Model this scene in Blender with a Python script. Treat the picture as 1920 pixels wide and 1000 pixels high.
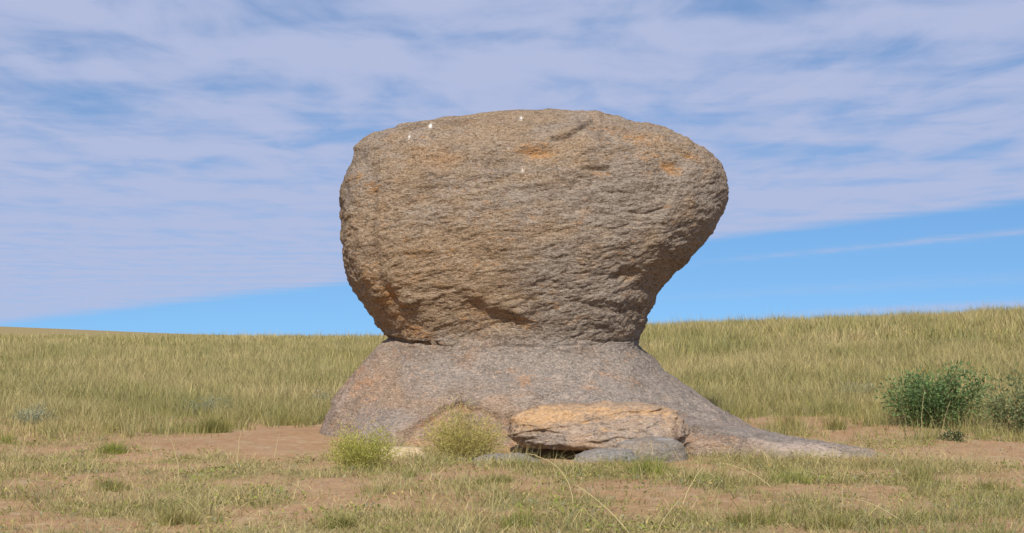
import bpy, math
import numpy as np
from mathutils import Vector

# ------------------------------------------------------------------ scene
for o in list(bpy.data.objects):
    bpy.data.objects.remove(o)
SC = bpy.context.scene
COL = SC.collection

# ------------------------------------------------------------------ camera
FPX = 1920 * 52.0 / 36.0          # focal length in photo pixels
CH = 0.9                          # camera height (m)
HY = 640.0                        # eye level in photo pixels
cam_d = bpy.data.cameras.new('camera')
cam = bpy.data.objects.new('camera', cam_d)
COL.objects.link(cam)
cam.location = (0, 0, CH)
cam.rotation_euler = (math.radians(90), 0, 0)
cam_d.lens = 52.0
cam_d.sensor_width = 36.0
cam_d.shift_y = (HY - 500.0) / 1920.0
cam_d.clip_start = 0.05
cam_d.clip_end = 6000
SC.camera = cam

# ------------------------------------------------------------------ sky and sun
SUN_EL, SUN_AZ = 42.0, 187.0      # azimuth clockwise from +Y (view direction)
SKY_STRENGTH = 0.075
EXPOSURE = 0.0
el, az = math.radians(SUN_EL), math.radians(SUN_AZ)
sun_vec = Vector((math.sin(az) * math.cos(el), math.cos(az) * math.cos(el), math.sin(el)))
sd = bpy.data.lights.new('sun', 'SUN')
sd.energy = 4.9
sd.angle = math.radians(0.6)
sd.color = (1.0, 0.95, 0.87)
sun = bpy.data.objects.new('sun', sd)
sun.rotation_euler = (-sun_vec).to_track_quat('-Z', 'Y').to_euler()
sun.location = (-5, -8, 10)
COL.objects.link(sun)


class NT:
    """small helper round a node tree"""
    def __init__(self, tree):
        self.t = tree
        self.n = tree.nodes
        self.l = tree.links

    def node(self, typ, **kw):
        nd = self.n.new(typ)
        for k, v in kw.items():
            setattr(nd, k, v)
        return nd

    def put(self, sock, v):
        if hasattr(v, 'is_output') or isinstance(v, bpy.types.NodeSocket):
            self.l.new(v, sock)
        elif v is not None:
            sock.default_value = v

    def m(self, op, a, b=None, c=None, clamp=False):
        nd = self.node('ShaderNodeMath', operation=op, use_clamp=clamp)
        self.put(nd.inputs[0], a)
        if b is not None:
            self.put(nd.inputs[1], b)
        if c is not None:
            self.put(nd.inputs[2], c)
        return nd.outputs[0]

    def ramp(self, v, lo, hi, a=0.0, b=1.0):
        nd = self.node('ShaderNodeMapRange', interpolation_type='SMOOTHSTEP')
        self.put(nd.inputs[0], v)
        for i, x in enumerate((lo, hi, a, b)):
            self.put(nd.inputs[1 + i], x)
        return nd.outputs[0]

    def noise(self, vec, scale, detail=4.0, rough=0.5, dist=0.0):
        nd = self.node('ShaderNodeTexNoise')
        self.put(nd.inputs['Vector'], vec)
        nd.inputs['Scale'].default_value = scale
        nd.inputs['Detail'].default_value = detail
        nd.inputs['Roughness'].default_value = rough
        nd.inputs['Distortion'].default_value = dist
        return nd.outputs['Fac']

    def mapping(self, vec, scale=(1, 1, 1), rot=(0, 0, 0), loc=(0, 0, 0)):
        nd = self.node('ShaderNodeMapping')
        self.put(nd.inputs[0], vec)
        nd.inputs['Location'].default_value = loc
        nd.inputs['Rotation'].default_value = rot
        nd.inputs['Scale'].default_value = scale
        return nd.outputs[0]

    def mix(self, fac, a, b, blend='MIX'):
        nd = self.node('ShaderNodeMix', data_type='RGBA', blend_type=blend)
        self.put(nd.inputs[0], fac)
        self.put(nd.inputs[6], a if not isinstance(a, tuple) else (*a, 1) if len(a) == 3 else a)
        self.put(nd.inputs[7], b if not isinstance(b, tuple) else (*b, 1) if len(b) == 3 else b)
        return nd.outputs[2]

    def xyz(self, x, y, z):
        nd = self.node('ShaderNodeCombineXYZ')
        for i, v in enumerate((x, y, z)):
            self.put(nd.inputs[i], v)
        return nd.outputs[0]


world = bpy.data.worlds.new('World')
SC.world = world
world.use_nodes = True
W = NT(world.node_tree)
W.n.clear()
sky = W.node('ShaderNodeTexSky', sky_type='NISHITA')
sky.sun_disc = False
sky.sun_elevation = el
sky.sun_rotation = az
sky.altitude = 1400
sky.air_density = 1.0
sky.dust_density = 0.0
sky.ozone_density = 1.6
tc = W.node('ShaderNodeTexCoord')
sp = W.node('ShaderNodeSeparateXYZ')
W.l.new(tc.outputs['Generated'], sp.inputs[0])
dx, dy, dz = sp.outputs
# deep clean-air blue right down to the skyline: the sky is read a little higher up
W.l.new(W.xyz(dx, dy, W.m('ADD', W.m('MULTIPLY', W.m('ABSOLUTE', dz), 0.8), 0.13)), sky.inputs[0])
zc = W.m('MAXIMUM', dz, 0.0045)
# the cirrus lies on a level sheet: position on it in units of its height
PX = W.m('DIVIDE', dx, zc)
PY = W.m('DIVIDE', dy, zc)
rad = W.m('SQRT', W.m('ADD', W.m('MULTIPLY', PX, PX), W.m('MULTIPLY', PY, PY)))
OFF = W.m('SUBTRACT', W.m('ADD', PY, W.m('MULTIPLY', PX, 2.35)), 19.6)
pvec = W.xyz(PX, PY, 0.0)
warp = W.noise(W.mapping(pvec, (0.35, 0.35, 1), (0, 0, 0.4)), 1.0, 3, 0.5)
# streak coordinates, long along the sheet's edge direction
st = W.mapping(pvec, (0.55, 1.15, 1), (0, 0, 1.17), (3.7, 1.9, 0.0))
n1 = W.noise(st, 0.85, 4, 0.5, 0.5)
n2 = W.noise(W.mapping(pvec, (1.6, 0.8, 1), (0, 0, 0.35), (8.2, 4.1, 2.0)), 1.5, 5, 0.52, 0.5)
n3 = W.noise(W.mapping(pvec, (1.0, 0.35, 1), (0, 0, -0.15)), 3.0, 5, 0.55, 0.3)
edge = W.m('DIVIDE', W.m('MULTIPLY', OFF, -1.0), W.m('MAXIMUM', rad, 1.0))
edge = W.m('ADD', edge, W.m('MULTIPLY', W.m('SUBTRACT', n1, 0.5), 0.18))
sheet = W.ramp(edge, -0.02, 0.14)
body = W.m('ADD', W.m('MULTIPLY', n1, 0.75), W.m('MULTIPLY', n2, 0.85))
body = W.m('ADD', body, W.m('MULTIPLY', n3, 0.35))
dens = W.ramp(body, 0.66, 1.12, 0.08, 0.97)
calm = W.ramp(rad, 4.5, 13.0, 0.0, 0.62)                     # the far part of the sheet is smoother
dens = W.m('ADD', W.m('MULTIPLY', dens, W.m('SUBTRACT', 1.0, calm)), W.m('MULTIPLY', calm, 0.90))
cl = W.m('MULTIPLY', sheet, dens)


def band(off, width, amp, x0, x1):
    d = W.m('DIVIDE', W.m('SUBTRACT', W.m('ADD', OFF, W.m('MULTIPLY', W.m('SUBTRACT', n2, 0.5), width * 2.0)), off), width)
    g = W.m('POWER', 2.718, W.m('MULTIPLY', W.m('MULTIPLY', d, d), -1.0))
    g = W.m('MULTIPLY', g, W.ramp(PX, x0, x1))
    return W.m('MULTIPLY', W.m('MULTIPLY', g, amp), W.ramp(n3, 0.3, 0.65, 0.35, 1.0))


for args in ((4.9, 0.75, 0.55, 1.8, 4.0), (23.0, 4.0, 0.22, 2.0, 6.0), (54.0, 9.0, 0.8, 8.0, 13.0)):
    cl = W.m('MAXIMUM', cl, band(*args))
cl = W.m('MULTIPLY', cl, W.ramp(dz, 0.0, 0.006), clamp=True)
hs = W.node('ShaderNodeHueSaturation')
W.l.new(sky.outputs[0], hs.inputs['Color'])
hs.inputs['Saturation'].default_value = 1.0
skyc = W.mix(1.0, hs.outputs[0], (SKY_STRENGTH * 0.93, SKY_STRENGTH * 1.30, SKY_STRENGTH * 1.55), 'MULTIPLY')   # clean high-plateau blue
cloudc = (0.455, 0.515, 0.735)
fin = W.mix(cl, skyc, cloudc)
bg = W.node('ShaderNodeBackground')
W.l.new(fin, bg.inputs[0])
bg.inputs[1].default_value = 1.0
wo = W.node('ShaderNodeOutputWorld')
W.l.new(bg.outputs[0], wo.inputs[0])

vs = SC.view_settings
vs.view_transform = 'Standard'
vs.look = 'None'
vs.exposure = EXPOSURE
vs.gamma = 1.0
vs.use_curve_mapping = False
SC.render.engine = 'CYCLES'

# ------------------------------------------------------------------ noise
RNG = np.random.default_rng(7)
_perm = RNG.permutation(256)
_perm = np.concatenate([_perm, _perm, _perm])
_g = RNG.normal(size=(256, 3))
_g /= np.linalg.norm(_g, axis=1, keepdims=True)


def perlin(p):
    i = np.floor(p).astype(np.int64)
    f = p - i
    i &= 255
    u = f * f * f * (f * (f * 6 - 15) + 10)
    out = 0
    for a in (0, 1):
        wa = u[:, 0] if a else 1 - u[:, 0]
        for b in (0, 1):
            wb = u[:, 1] if b else 1 - u[:, 1]
            for c in (0, 1):
                wc = u[:, 2] if c else 1 - u[:, 2]
                h = _perm[_perm[_perm[i[:, 0] + a] + i[:, 1] + b] + i[:, 2] + c]
                g = _g[h]
                d = g[:, 0] * (f[:, 0] - a) + g[:, 1] * (f[:, 1] - b) + g[:, 2] * (f[:, 2] - c)
                out = out + wa * wb * wc * d
    return out * 1.5


def fbm(p, octv=4, gain=0.5):
    s, a = 0, 1.0
    q = np.array(p, dtype=float)
    for k in range(octv):
        s = s + a * perlin(q + 17.3 * k)
        a *= gain
        q = q * 2.03
    return s


def P2(x, y, z=0.0):
    x = np.asarray(x, float)
    return np.stack([x, np.broadcast_to(y, x.shape), np.broadcast_to(z, x.shape)], 1)


def sstep(a, b, x):
    t = np.clip((x - a) / (b - a), 0, 1)
    return t * t * (3 - 2 * t)


# ------------------------------------------------------------------ helpers for objects
def mesh_np(name, verts, faces, smooth=True):
    """faces: (n,k) int array or list of such arrays"""
    me = bpy.data.meshes.new(name)
    if not isinstance(faces, list):
        faces = [faces]
    verts = np.asarray(verts, np.float32)
    me.vertices.add(len(verts))
    me.vertices.foreach_set('co', verts.ravel())
    idx = np.concatenate([f.ravel() for f in faces]).astype(np.int32)
    sizes = np.concatenate([np.full(len(f), f.shape[1]) for f in faces]).astype(np.int32)
    start = np.concatenate([[0], np.cumsum(sizes)[:-1]]).astype(np.int32)
    me.loops.add(len(idx))
    me.loops.foreach_set('vertex_index', idx)
    me.polygons.add(len(sizes))
    me.polygons.foreach_set('loop_start', start)
    me.polygons.foreach_set('loop_total', sizes)
    me.polygons.foreach_set('use_smooth', np.full(len(sizes), smooth))
    me.update(calc_edges=True)
    me.validate()
    return me


def col_attr(me, name, rgba):
    a = me.color_attributes.new(name, 'FLOAT_COLOR', 'POINT')
    d = np.ones((len(me.vertices), 4), np.float32)
    d[:, :rgba.shape[1]] = rgba
    a.data.foreach_set('color', d.ravel())


def link(name, me, mat=None, parent=None):
    o = bpy.data.objects.new(name, me)
    COL.objects.link(o)
    if me is not None and mat is not None:
        me.materials.append(mat)
    if parent is not None:
        o.parent = parent
    return o


def tag(o, label=None, cat=None, group=None, kind=None):
    for k, v in (('label', label), ('category', cat), ('group', group), ('kind', kind)):
        if v:
            o[k] = v
    return o


def local(obj_loc, v):
    return np.asarray(v) - np.asarray(obj_loc)


# ------------------------------------------------------------------ terrain
AZX = np.array([-0.60, -0.42, -0.346, -0.22, -0.09, 0.09, 0.17, 0.25, 0.346, 0.42, 0.60])
# distance and screen height (above eye level, photo px) of the near crest, by direction
CRD = np.array([95, 95, 92, 85, 70, 52, 48, 46, 44, 44, 44.])
CRP = np.array([6, 6, 5, 4, 2, 20, 29, 38, 50, 58, 60.])
FAR = np.array([34, 31, 27, 13, 3, -4, -8, -10, -10, -10, -10.])


def terrain(X, Y):
    X = np.asarray(X, float); Y = np.asarray(Y, float)
    t = np.where(Y > 1.0, X / np.maximum(Y, 1.0), X)
    t = np.clip(t, -0.6, 0.6)
    D = np.maximum(Y, 0.0)
    dc = np.interp(t, AZX, CRD)
    zc_ = CH + dc * np.interp(t, AZX, CRP) / FPX
    u = np.clip((D - 14.0) / (dc - 14.0), 0, 1)
    z = zc_ * (0.55 * u + 0.45 * u * u * (3 - 2 * u))
    z = np.where(D > dc, zc_ + 0.002 * (D - dc) - 0.00022 * np.minimum(D - dc, 120) ** 2 * 0.5, z)
    # the long rise far off on the left
    zf = CH + 420.0 * np.interp(t, AZX, FAR) / FPX
    w = sstep(150, 420, D) * (1 - 0.3 * sstep(420, 2500, D))
    z = np.where(D > 150, z * (1 - w) + zf * w, z)
    z = z + 0.05 * fbm(P2(X * 0.12, Y * 0.12), 3) * sstep(15, 30, D) * (1 - sstep(300, 500, D))
    # uneven soil close by, slightly heaped against the rock
    near = 1 - sstep(25, 45, D)
    z = z + near * (0.030 * fbm(P2(X * 0.55, Y * 0.55, 3.0), 3) + 0.010 * fbm(P2(X * 3.0, Y * 3.0, 5.0), 3))
    # hollow dug under the fallen slab so the gap there goes dark
    z = z - 0.16 * np.exp(-(((X - 0.36) / 0.42) ** 2 + ((Y - 12.0) / 0.38) ** 2) ** 2)
    return z


def terr1(x, y):
    return float(terrain(np.array([x]), np.array([y]))[0])


def to_px(X, Y, Z):
    return 960 + X / Y * FPX, HY - (Z - CH) / Y * FPX


def ground_at(px, py):
    """point of the terrain seen at a photo pixel"""
    t = (px - 960) / FPX
    D = np.linspace(5, 60, 1500)
    z = terrain(t * D, D)
    yy = HY - (z - CH) / D * FPX
    k = np.argmax(yy <= py)
    return np.array([t * D[k], D[k], z[k]])


# ------------------------------------------------------------------ rock footprint
RC = (0.22, 14.85)


def in_rock(X, Y, grow=0.0):
    ex = (X - 0.15) / (2.35 + grow)
    ey = (Y - 14.75) / (2.35 + grow)
    a = (np.abs(ex) ** 2.3 + np.abs(ey) ** 2.3) < 1
    # the low tail of rock running forward to the right
    ax, ay, bx, by = 1.3, 13.6, 2.75, 12.0
    tt = np.clip(((X - ax) * (bx - ax) + (Y - ay) * (by - ay)) / ((bx - ax) ** 2 + (by - ay) ** 2), 0, 1)
    d = np.hypot(X - ax - tt * (bx - ax), Y - ay - tt * (by - ay))
    return a | (d < 0.75 * (1 - 0.75 * tt) + grow)


# ------------------------------------------------------------------ vegetation cover map (photo pixels of the ground -> 0..1)
BARE = [(520, 835, 125, 38, 1.0), (350, 835, 120, 22, 0.75), (60, 845, 130, 16, 0.6), (600, 752, 45, 10, 0.5),
        (1500, 800, 130, 10, 0.9), (1480, 782, 60, 8, 0.5), (1850, 850, 150, 26, 0.9), (1640, 815, 120, 12, 0.8),
        (250, 935, 110, 16, 0.6), (190, 985, 90, 14, 0.6), (1170, 920, 130, 20, 0.7), (1190, 965, 90, 18, 0.7),
        (1690, 945, 110, 22, 0.6), (820, 925, 120, 18, 0.5), (60, 975, 70, 18, 0.5), (1500, 930, 90, 12, 0.3),
        (1045, 862, 80, 14, 1.0), (700, 905, 70, 12, 0.3), (530, 970, 80, 16, 0.4), (960, 980, 60, 14, 0.3), (1800, 930, 80, 14, 0.3)]


def cover(X, Y):
    py = HY + CH * FPX / np.maximum(Y, 2.0)
    px = 960 + X / np.maximum(Y, 2.0) * FPX
    n = fbm(P2(X * 0.9, Y * 0.9, 9.0), 3)
    edge = np.where(px < 900, 15.6, 14.9) + 2.0 * n + 1.3 * fbm(P2(X * 3, Y * 2, 2.0), 3)
    field = sstep(-0.8, 1.6, Y - edge)
    front = sstep(-0.45, 0.35, fbm(P2(X * 1.3, Y * 0.9, 21.0), 4)) * 0.80 + 0.20
    front = front * (1 - 0.45 * sstep(10.8, 12.5, Y) * (1 - field))
    front = np.clip(front + 0.45 * fbm(P2(X * 5.5, Y * 4.0, 77.0), 3), 0, 1)
    c = np.maximum(front * (1 - field), field * (0.80 + 0.35 * np.clip(fbm(P2(X * 0.5, Y * 0.5, 33.0), 3), -1, 0.6)))
    for bx, by, rx, ry, s in BARE:
        q = ((px - bx) / rx) ** 2 + ((py - by) / ry) ** 2
        q = q + 0.5 * n
        c = c * (1 - s * (1 - sstep(0.45, 1.15, q)))
    return np.clip(c, 0, 1)


# ------------------------------------------------------------------ materials
def new_mat(name):
    m = bpy.data.materials.new(name)
    m.use_nodes = True
    t = NT(m.node_tree)
    t.n.clear()
    out = t.node('ShaderNodeOutputMaterial')
    return m, t, out


def rock_material(name, warm, grey, dark, orange, pale, dip=0.2, bump=1.0, fine=1.0):
    m, t, out = new_mat(name)
    tcn = t.node('ShaderNodeTexCoord')
    P = tcn.outputs['Object']
    at = t.node('ShaderNodeAttribute', attribute_name='mask')
    sep = t.node('ShaderNodeSeparateColor')
    t.l.new(at.outputs['Color'], sep.inputs[0])
    mo, mg, mp = sep.outputs
    S = t.mapping(P, (1.0, 1.0, 2.6), (0, dip, 0))       # foliation
    big = t.noise(P, 0.9, 4, 0.55)
    mid = t.noise(S, 3.2, 5, 0.6, 0.3)
    fin_ = t.noise(S, 15.0, 5, 0.62, 0.25)
    fl = t.noise(t.mapping(S, loc=(2.1, 7.7, 3.3)), 34.0, 4, 0.65, 0.2)
    gr = t.noise(P, 48.0, 3, 0.7)
    gr2 = t.noise(t.mapping(P, loc=(5, 3, 1)), 95.0, 2, 0.7)
    g0 = t.m('ADD', mg, t.m('MULTIPLY', t.m('SUBTRACT', big, 0.5), 1.6))
    g0 = t.m('ADD', g0, t.m('MULTIPLY', t.m('SUBTRACT', mid, 0.5), 1.8))
    c = t.mix(t.ramp(g0, 0.1, 0.85), warm, grey)
    # darker weathered patches
    dk = t.noise(t.mapping(S, loc=(9.1, 1.7, 4.2)), 1.9, 4, 0.6, 0.4)
    c = t.mix(t.m('MULTIPLY', t.ramp(dk, 0.50, 0.68), 0.50), c, dark)
    pt = t.noise(t.mapping(S, loc=(1.3, 4.4, 8.8)), 7.0, 5, 0.62, 0.4)
    c = t.mix(t.m('MULTIPLY', t.ramp(pt, 0.53, 0.70), 0.55 * fine), c, dark)
    c = t.mix(t.m('MULTIPLY', t.ramp(pt, 0.46, 0.30), 0.35), c, pale)
    ru = t.noise(t.mapping(P, loc=(3.3, 6.1, 2.2)), 2.3, 5, 0.65, 0.3)
    c = t.mix(t.m('MULTIPLY', t.ramp(ru, 0.54, 0.72), 0.35), c, orange)
    # rusty stains with ragged edges
    o0 = t.m('ADD', t.m('MULTIPLY', mo, 0.85), t.m('MULTIPLY', t.m('SUBTRACT', mid, 0.5), 1.9))
    o0 = t.m('ADD', o0, t.m('MULTIPLY', t.m('SUBTRACT', fin_, 0.5), 1.7))
    c = t.mix(t.m('MULTIPLY', t.ramp(o0, 0.15, 0.8), 0.9), c, orange)
    p0 = t.m('ADD', mp, t.m('MULTIPLY', t.m('SUBTRACT', fin_, 0.5), 1.2))
    c = t.mix(t.m('MULTIPLY', t.ramp(p0, 0.25, 0.9), 0.8), c, pale)
    # dark mineral flecks along the foliation, pale feldspar grains
    c = t.mix(t.m('MULTIPLY', t.ramp(fin_, 0.48, 0.32), 0.60 * fine), c, dark)
    c = t.mix(t.m('MULTIPLY', t.ramp(fl, 0.47, 0.33), 0.80 * fine), c, dark)
    c = t.mix(t.m('MULTIPLY', t.ramp(fl, 0.53, 0.68), 0.60), c, pale)
    c = t.mix(t.m('MULTIPLY', t.ramp(gr, 0.46, 0.30), 0.65), c, dark)
    c = t.mix(t.m('MULTIPLY', t.ramp(gr, 0.54, 0.70), 0.55), c, pale)
    c = t.mix(t.m('MULTIPLY', t.ramp(gr2, 0.55, 0.70), 0.5), c, pale)
    c = t.mix(t.m('MULTIPLY', t.ramp(gr2, 0.45, 0.30), 0.5), c, dark)
    c = t.mix(t.ramp(mp, 1.15, 1.5), c, (0.72, 0.69, 0.62))            # bird droppings
    b = t.m('ADD', t.m('MULTIPLY', fin_, 0.030), t.m('MULTIPLY', gr, 0.012))
    b = t.m('ADD', b, t.m('MULTIPLY', fl, 0.020))
    bn = t.node('ShaderNodeBump')
    bn.inputs['Strength'].default_value = bump
    bn.inputs['Distance'].default_value = 1.0
    t.l.new(b, bn.inputs['Height'])
    bs = t.node('ShaderNodeBsdfPrincipled')
    t.l.new(c, bs.inputs['Base Color'])
    t.l.new(bn.outputs[0], bs.inputs['Normal'])
    bs.inputs['Roughness'].default_value = 0.9
    bs.inputs['Specular IOR Level'].default_value = 0.2
    t.l.new(bs.outputs[0], out.inputs[0])
    return m


M_CAP = rock_material('granite_cap', (0.305, 0.208, 0.122), (0.265, 0.222, 0.180), (0.085, 0.050, 0.026),
                      (0.40, 0.20, 0.065), (0.48, 0.39, 0.30), bump=0.85)
M_BASE = rock_material('granite_base', (0.272, 0.190, 0.124), (0.232, 0.202, 0.172), (0.095, 0.068, 0.048),
                       (0.36, 0.195, 0.095), (0.52, 0.395, 0.305), bump=0.65, fine=0.8)
M_SLAB = rock_material('rusty_granite', (0.34, 0.225, 0.14), (0.27, 0.225, 0.195), (0.10, 0.065, 0.04),
                       (0.50, 0.295, 0.135), (0.50, 0.40, 0.29), bump=0.5, fine=0.65)
M_GREY = rock_material('grey_granite', (0.22, 0.18, 0.135), (0.20, 0.185, 0.17), (0.09, 0.075, 0.06),
                       (0.36, 0.23, 0.12), (0.33, 0.305, 0.27), bump=0.5, fine=0.6)
M_CREAM = rock_material('cream_granite', (0.58, 0.43, 0.25), (0.50, 0.40, 0.27), (0.26, 0.17, 0.09),
                        (0.60, 0.38, 0.17), (0.68, 0.57, 0.42), bump=0.4, fine=0.5)


def soil_material():
    m, t, out = new_mat('steppe_soil')
    g = t.node('ShaderNodeNewGeometry')
    P = g.outputs['Position']
    at = t.node('ShaderNodeAttribute', attribute_name='cover')
    cv = at.outputs['Fac']
    a = t.noise(P, 1.3, 5, 0.6)
    b = t.noise(P, 9.0, 5, 0.65)
    c_ = t.noise(P, 60.0, 3, 0.7)
    col = t.mix(t.ramp(a, 0.3, 0.7), (0.365, 0.212, 0.108), (0.405, 0.255, 0.14))
    col = t.mix(t.m('MULTIPLY', t.ramp(b, 0.55, 0.25), 0.55), col, (0.24, 0.125, 0.06))
    col = t.mix(t.m('MULTIPLY', t.ramp(c_, 0.58, 0.75), 0.6), col, (0.47, 0.34, 0.215))
    col = t.mix(t.m('MULTIPLY', t.ramp(c_, 0.42, 0.25), 0.6), col, (0.19, 0.12, 0.07))
    e = t.noise(t.mapping(P, (1, 0.6, 1), loc=(3, 8, 1)), 16.0, 4, 0.7, 0.4)
    e2 = t.noise(t.mapping(P, (1, 0.6, 1), loc=(11, 2, 5)), 7.0, 5, 0.7, 0.4)
    col = t.mix(t.m('MULTIPLY', t.ramp(e2, 0.50, 0.66), 0.60), col, (0.42, 0.33, 0.19))
    col = t.mix(t.m('MULTIPLY', t.ramp(e, 0.55, 0.72), 0.55), col, (0.24, 0.185, 0.13))
    col = t.mix(t.m('MULTIPLY', t.ramp(e, 0.42, 0.28), 0.45), col, (0.50, 0.41, 0.26))
    lit = t.mix(t.ramp(b, 0.35, 0.65), (0.23, 0.19, 0.07), (0.31, 0.255, 0.115))
    v = t.m('ADD', cv, t.m('MULTIPLY', t.m('SUBTRACT', b, 0.5), 0.9))
    col = t.mix(t.m('MULTIPLY', t.ramp(v, 0.3, 0.9), 0.75), col, lit)
    h = t.m('ADD', t.m('MULTIPLY', b, 0.05), t.m('MULTIPLY', c_, 0.012))
    bn = t.node('ShaderNodeBump')
    bn.inputs['Strength'].default_value = 0.7
    bn.inputs['Distance'].default_value = 1.0
    t.l.new(h, bn.inputs['Height'])
    bs = t.node('ShaderNodeBsdfPrincipled')
    t.l.new(col, bs.inputs['Base Color'])
    t.l.new(bn.outputs[0], bs.inputs['Normal'])
    bs.inputs['Roughness'].default_value = 0.95
    bs.inputs['Specular IOR Level'].default_value = 0.1
    t.l.new(bs.outputs[0], out.inputs[0])
    return m


def leaf_material(name, trans=0.3):
    m, t, out = new_mat(name)
    at = t.node('ShaderNodeAttribute', attribute_name='tint')
    d = t.node('ShaderNodeBsdfDiffuse')
    tr = t.node('ShaderNodeBsdfTranslucent')
    t.l.new(at.outputs['Color'], d.inputs[0])
    t.l.new(at.outputs['Color'], tr.inputs[0])
    mx = t.node('ShaderNodeMixShader')
    mx.inputs[0].default_value = trans
    t.l.new(d.outputs[0], mx.inputs[1])
    t.l.new(tr.outputs[0], mx.inputs[2])
    t.l.new(mx.outputs[0], out.inputs[0])
    return m


M_SOIL = soil_material()
M_GRASS = leaf_material('grass_blades', 0.30)
M_LEAF = leaf_material('leaves', 0.30)
M_STEM = leaf_material('stems', 0.0)


# ------------------------------------------------------------------ ground
def build_ground():
    fr = np.linspace(-0.46, 0.46, 260)
    rest = np.linspace(0.46, 2 * math.pi - 0.46, 92)[1:-1]
    th = np.concatenate([fr, rest])
    r = np.concatenate([[0.6, 1.5, 3.0, 4.5], np.geomspace(5.5, 60, 300), np.geomspace(62, 3500, 70)])
    R, T = np.meshgrid(r, th, indexing='ij')
    X, Y = (R * np.sin(T)).ravel(), (R * np.cos(T)).ravel()
    Z = terrain(X, Y)
    nt = len(th)
    v = np.stack([X, Y, Z], 1)
    v = np.concatenate([v, [[0, 0, terr1(0, 0.01)]]])
    i, j = np.meshgrid(np.arange(len(r) - 1), np.arange(nt), indexing='ij')
    a = (i * nt + j).ravel()
    b = (i * nt + (j + 1) % nt).ravel()
    q = np.stack([a, b, b + nt, a + nt], 1)[:, ::-1]
    j = np.arange(nt)
    f = np.stack([np.full(nt, len(v) - 1), (j + 1) % nt, j], 1)[:, ::-1]
    f = f[:, ::-1]
    me = mesh_np('ground', v, [q, f])
    cv = np.where(v[:, 1] > 2, cover(v[:, 0], v[:, 1]), 0.5) + 0.9 * sstep(50, 130, np.hypot(v[:, 0], v[:, 1]))
    a = me.attributes.new('cover', 'FLOAT', 'POINT')
    a.data.foreach_set('value', cv.astype(np.float32))
    o = link('ground', me, M_SOIL)
    tag(o, kind='structure')


build_ground()


# ------------------------------------------------------------------ mushroom rock
def poly_rows(ys, pts):
    p = np.array(pts, float)
    return np.interp(ys, p[:, 0], p[:, 1])


LEFT = [(207, 985), (209, 950), (213, 912), (218, 880), (226, 832), (234, 788), (242, 757), (252, 729), (262, 706),
        (272, 685), (285, 671), (300, 669), (312, 665), (330, 657), (350, 648), (375, 641), (400, 640), (440, 642),
        (480, 645), (505, 650), (525, 656), (540, 665), (560, 680), (580, 696), (600, 711), (615, 720), (628, 728),
        (637, 733), (643, 726), (652, 716), (665, 703), (685, 683), (705, 664), (730, 645), (755, 630), (780, 620),
        (800, 613), (830, 607), (880, 600)]
RIGHT = [(207, 1000), (209, 1040), (213, 1070), (218, 1098), (226, 1130), (234, 1160), (244, 1195), (252, 1222),
         (258, 1245), (266, 1268), (280, 1298), (292, 1318), (305, 1334), (325, 1347), (345, 1354), (370, 1358),
         (385, 1355), (400, 1350), (420, 1340), (445, 1325), (465, 1310), (490, 1285), (510, 1262), (530, 1240),
         (550, 1227), (570, 1217), (590, 1209), (610, 1204), (625, 1199), (638, 1195), (648, 1196), (660, 1207),
         (680, 1230), (700, 1258), (720, 1284), (740, 1310), (760, 1334), (780, 1362), (792, 1386), (803, 1410),
         (830, 1445), (880, 1490)]
FRONT = [(207, 0.05), (212, 0.22), (222, 0.46), (240, 0.74), (262, 0.98), (300, 1.18), (350, 1.28), (420, 1.35),
         (480, 1.35), (540, 1.29), (590, 1.21), (620, 1.14), (640, 1.10), (662, 1.13), (700, 1.33), (740, 1.62),
         (780, 2.0), (808, 2.35), (880, 2.8)]


def line_y(px, pts):
    p = np.array(pts, float)
    return np.interp(px, p[:, 0], p[:, 1])


def window(px, a, b, soft):
    return sstep(a, a + soft, px) * (1 - sstep(b - soft, b, px))


def blob(px, py, x, y, rx, ry, ang=0.0):
    c, s = math.cos(ang), math.sin(ang)
    u = (px - x) * c + (py - y) * s
    w = -(px - x) * s + (py - y) * c
    return np.exp(-((u / rx) ** 2 + (w / ry) ** 2))


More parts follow.
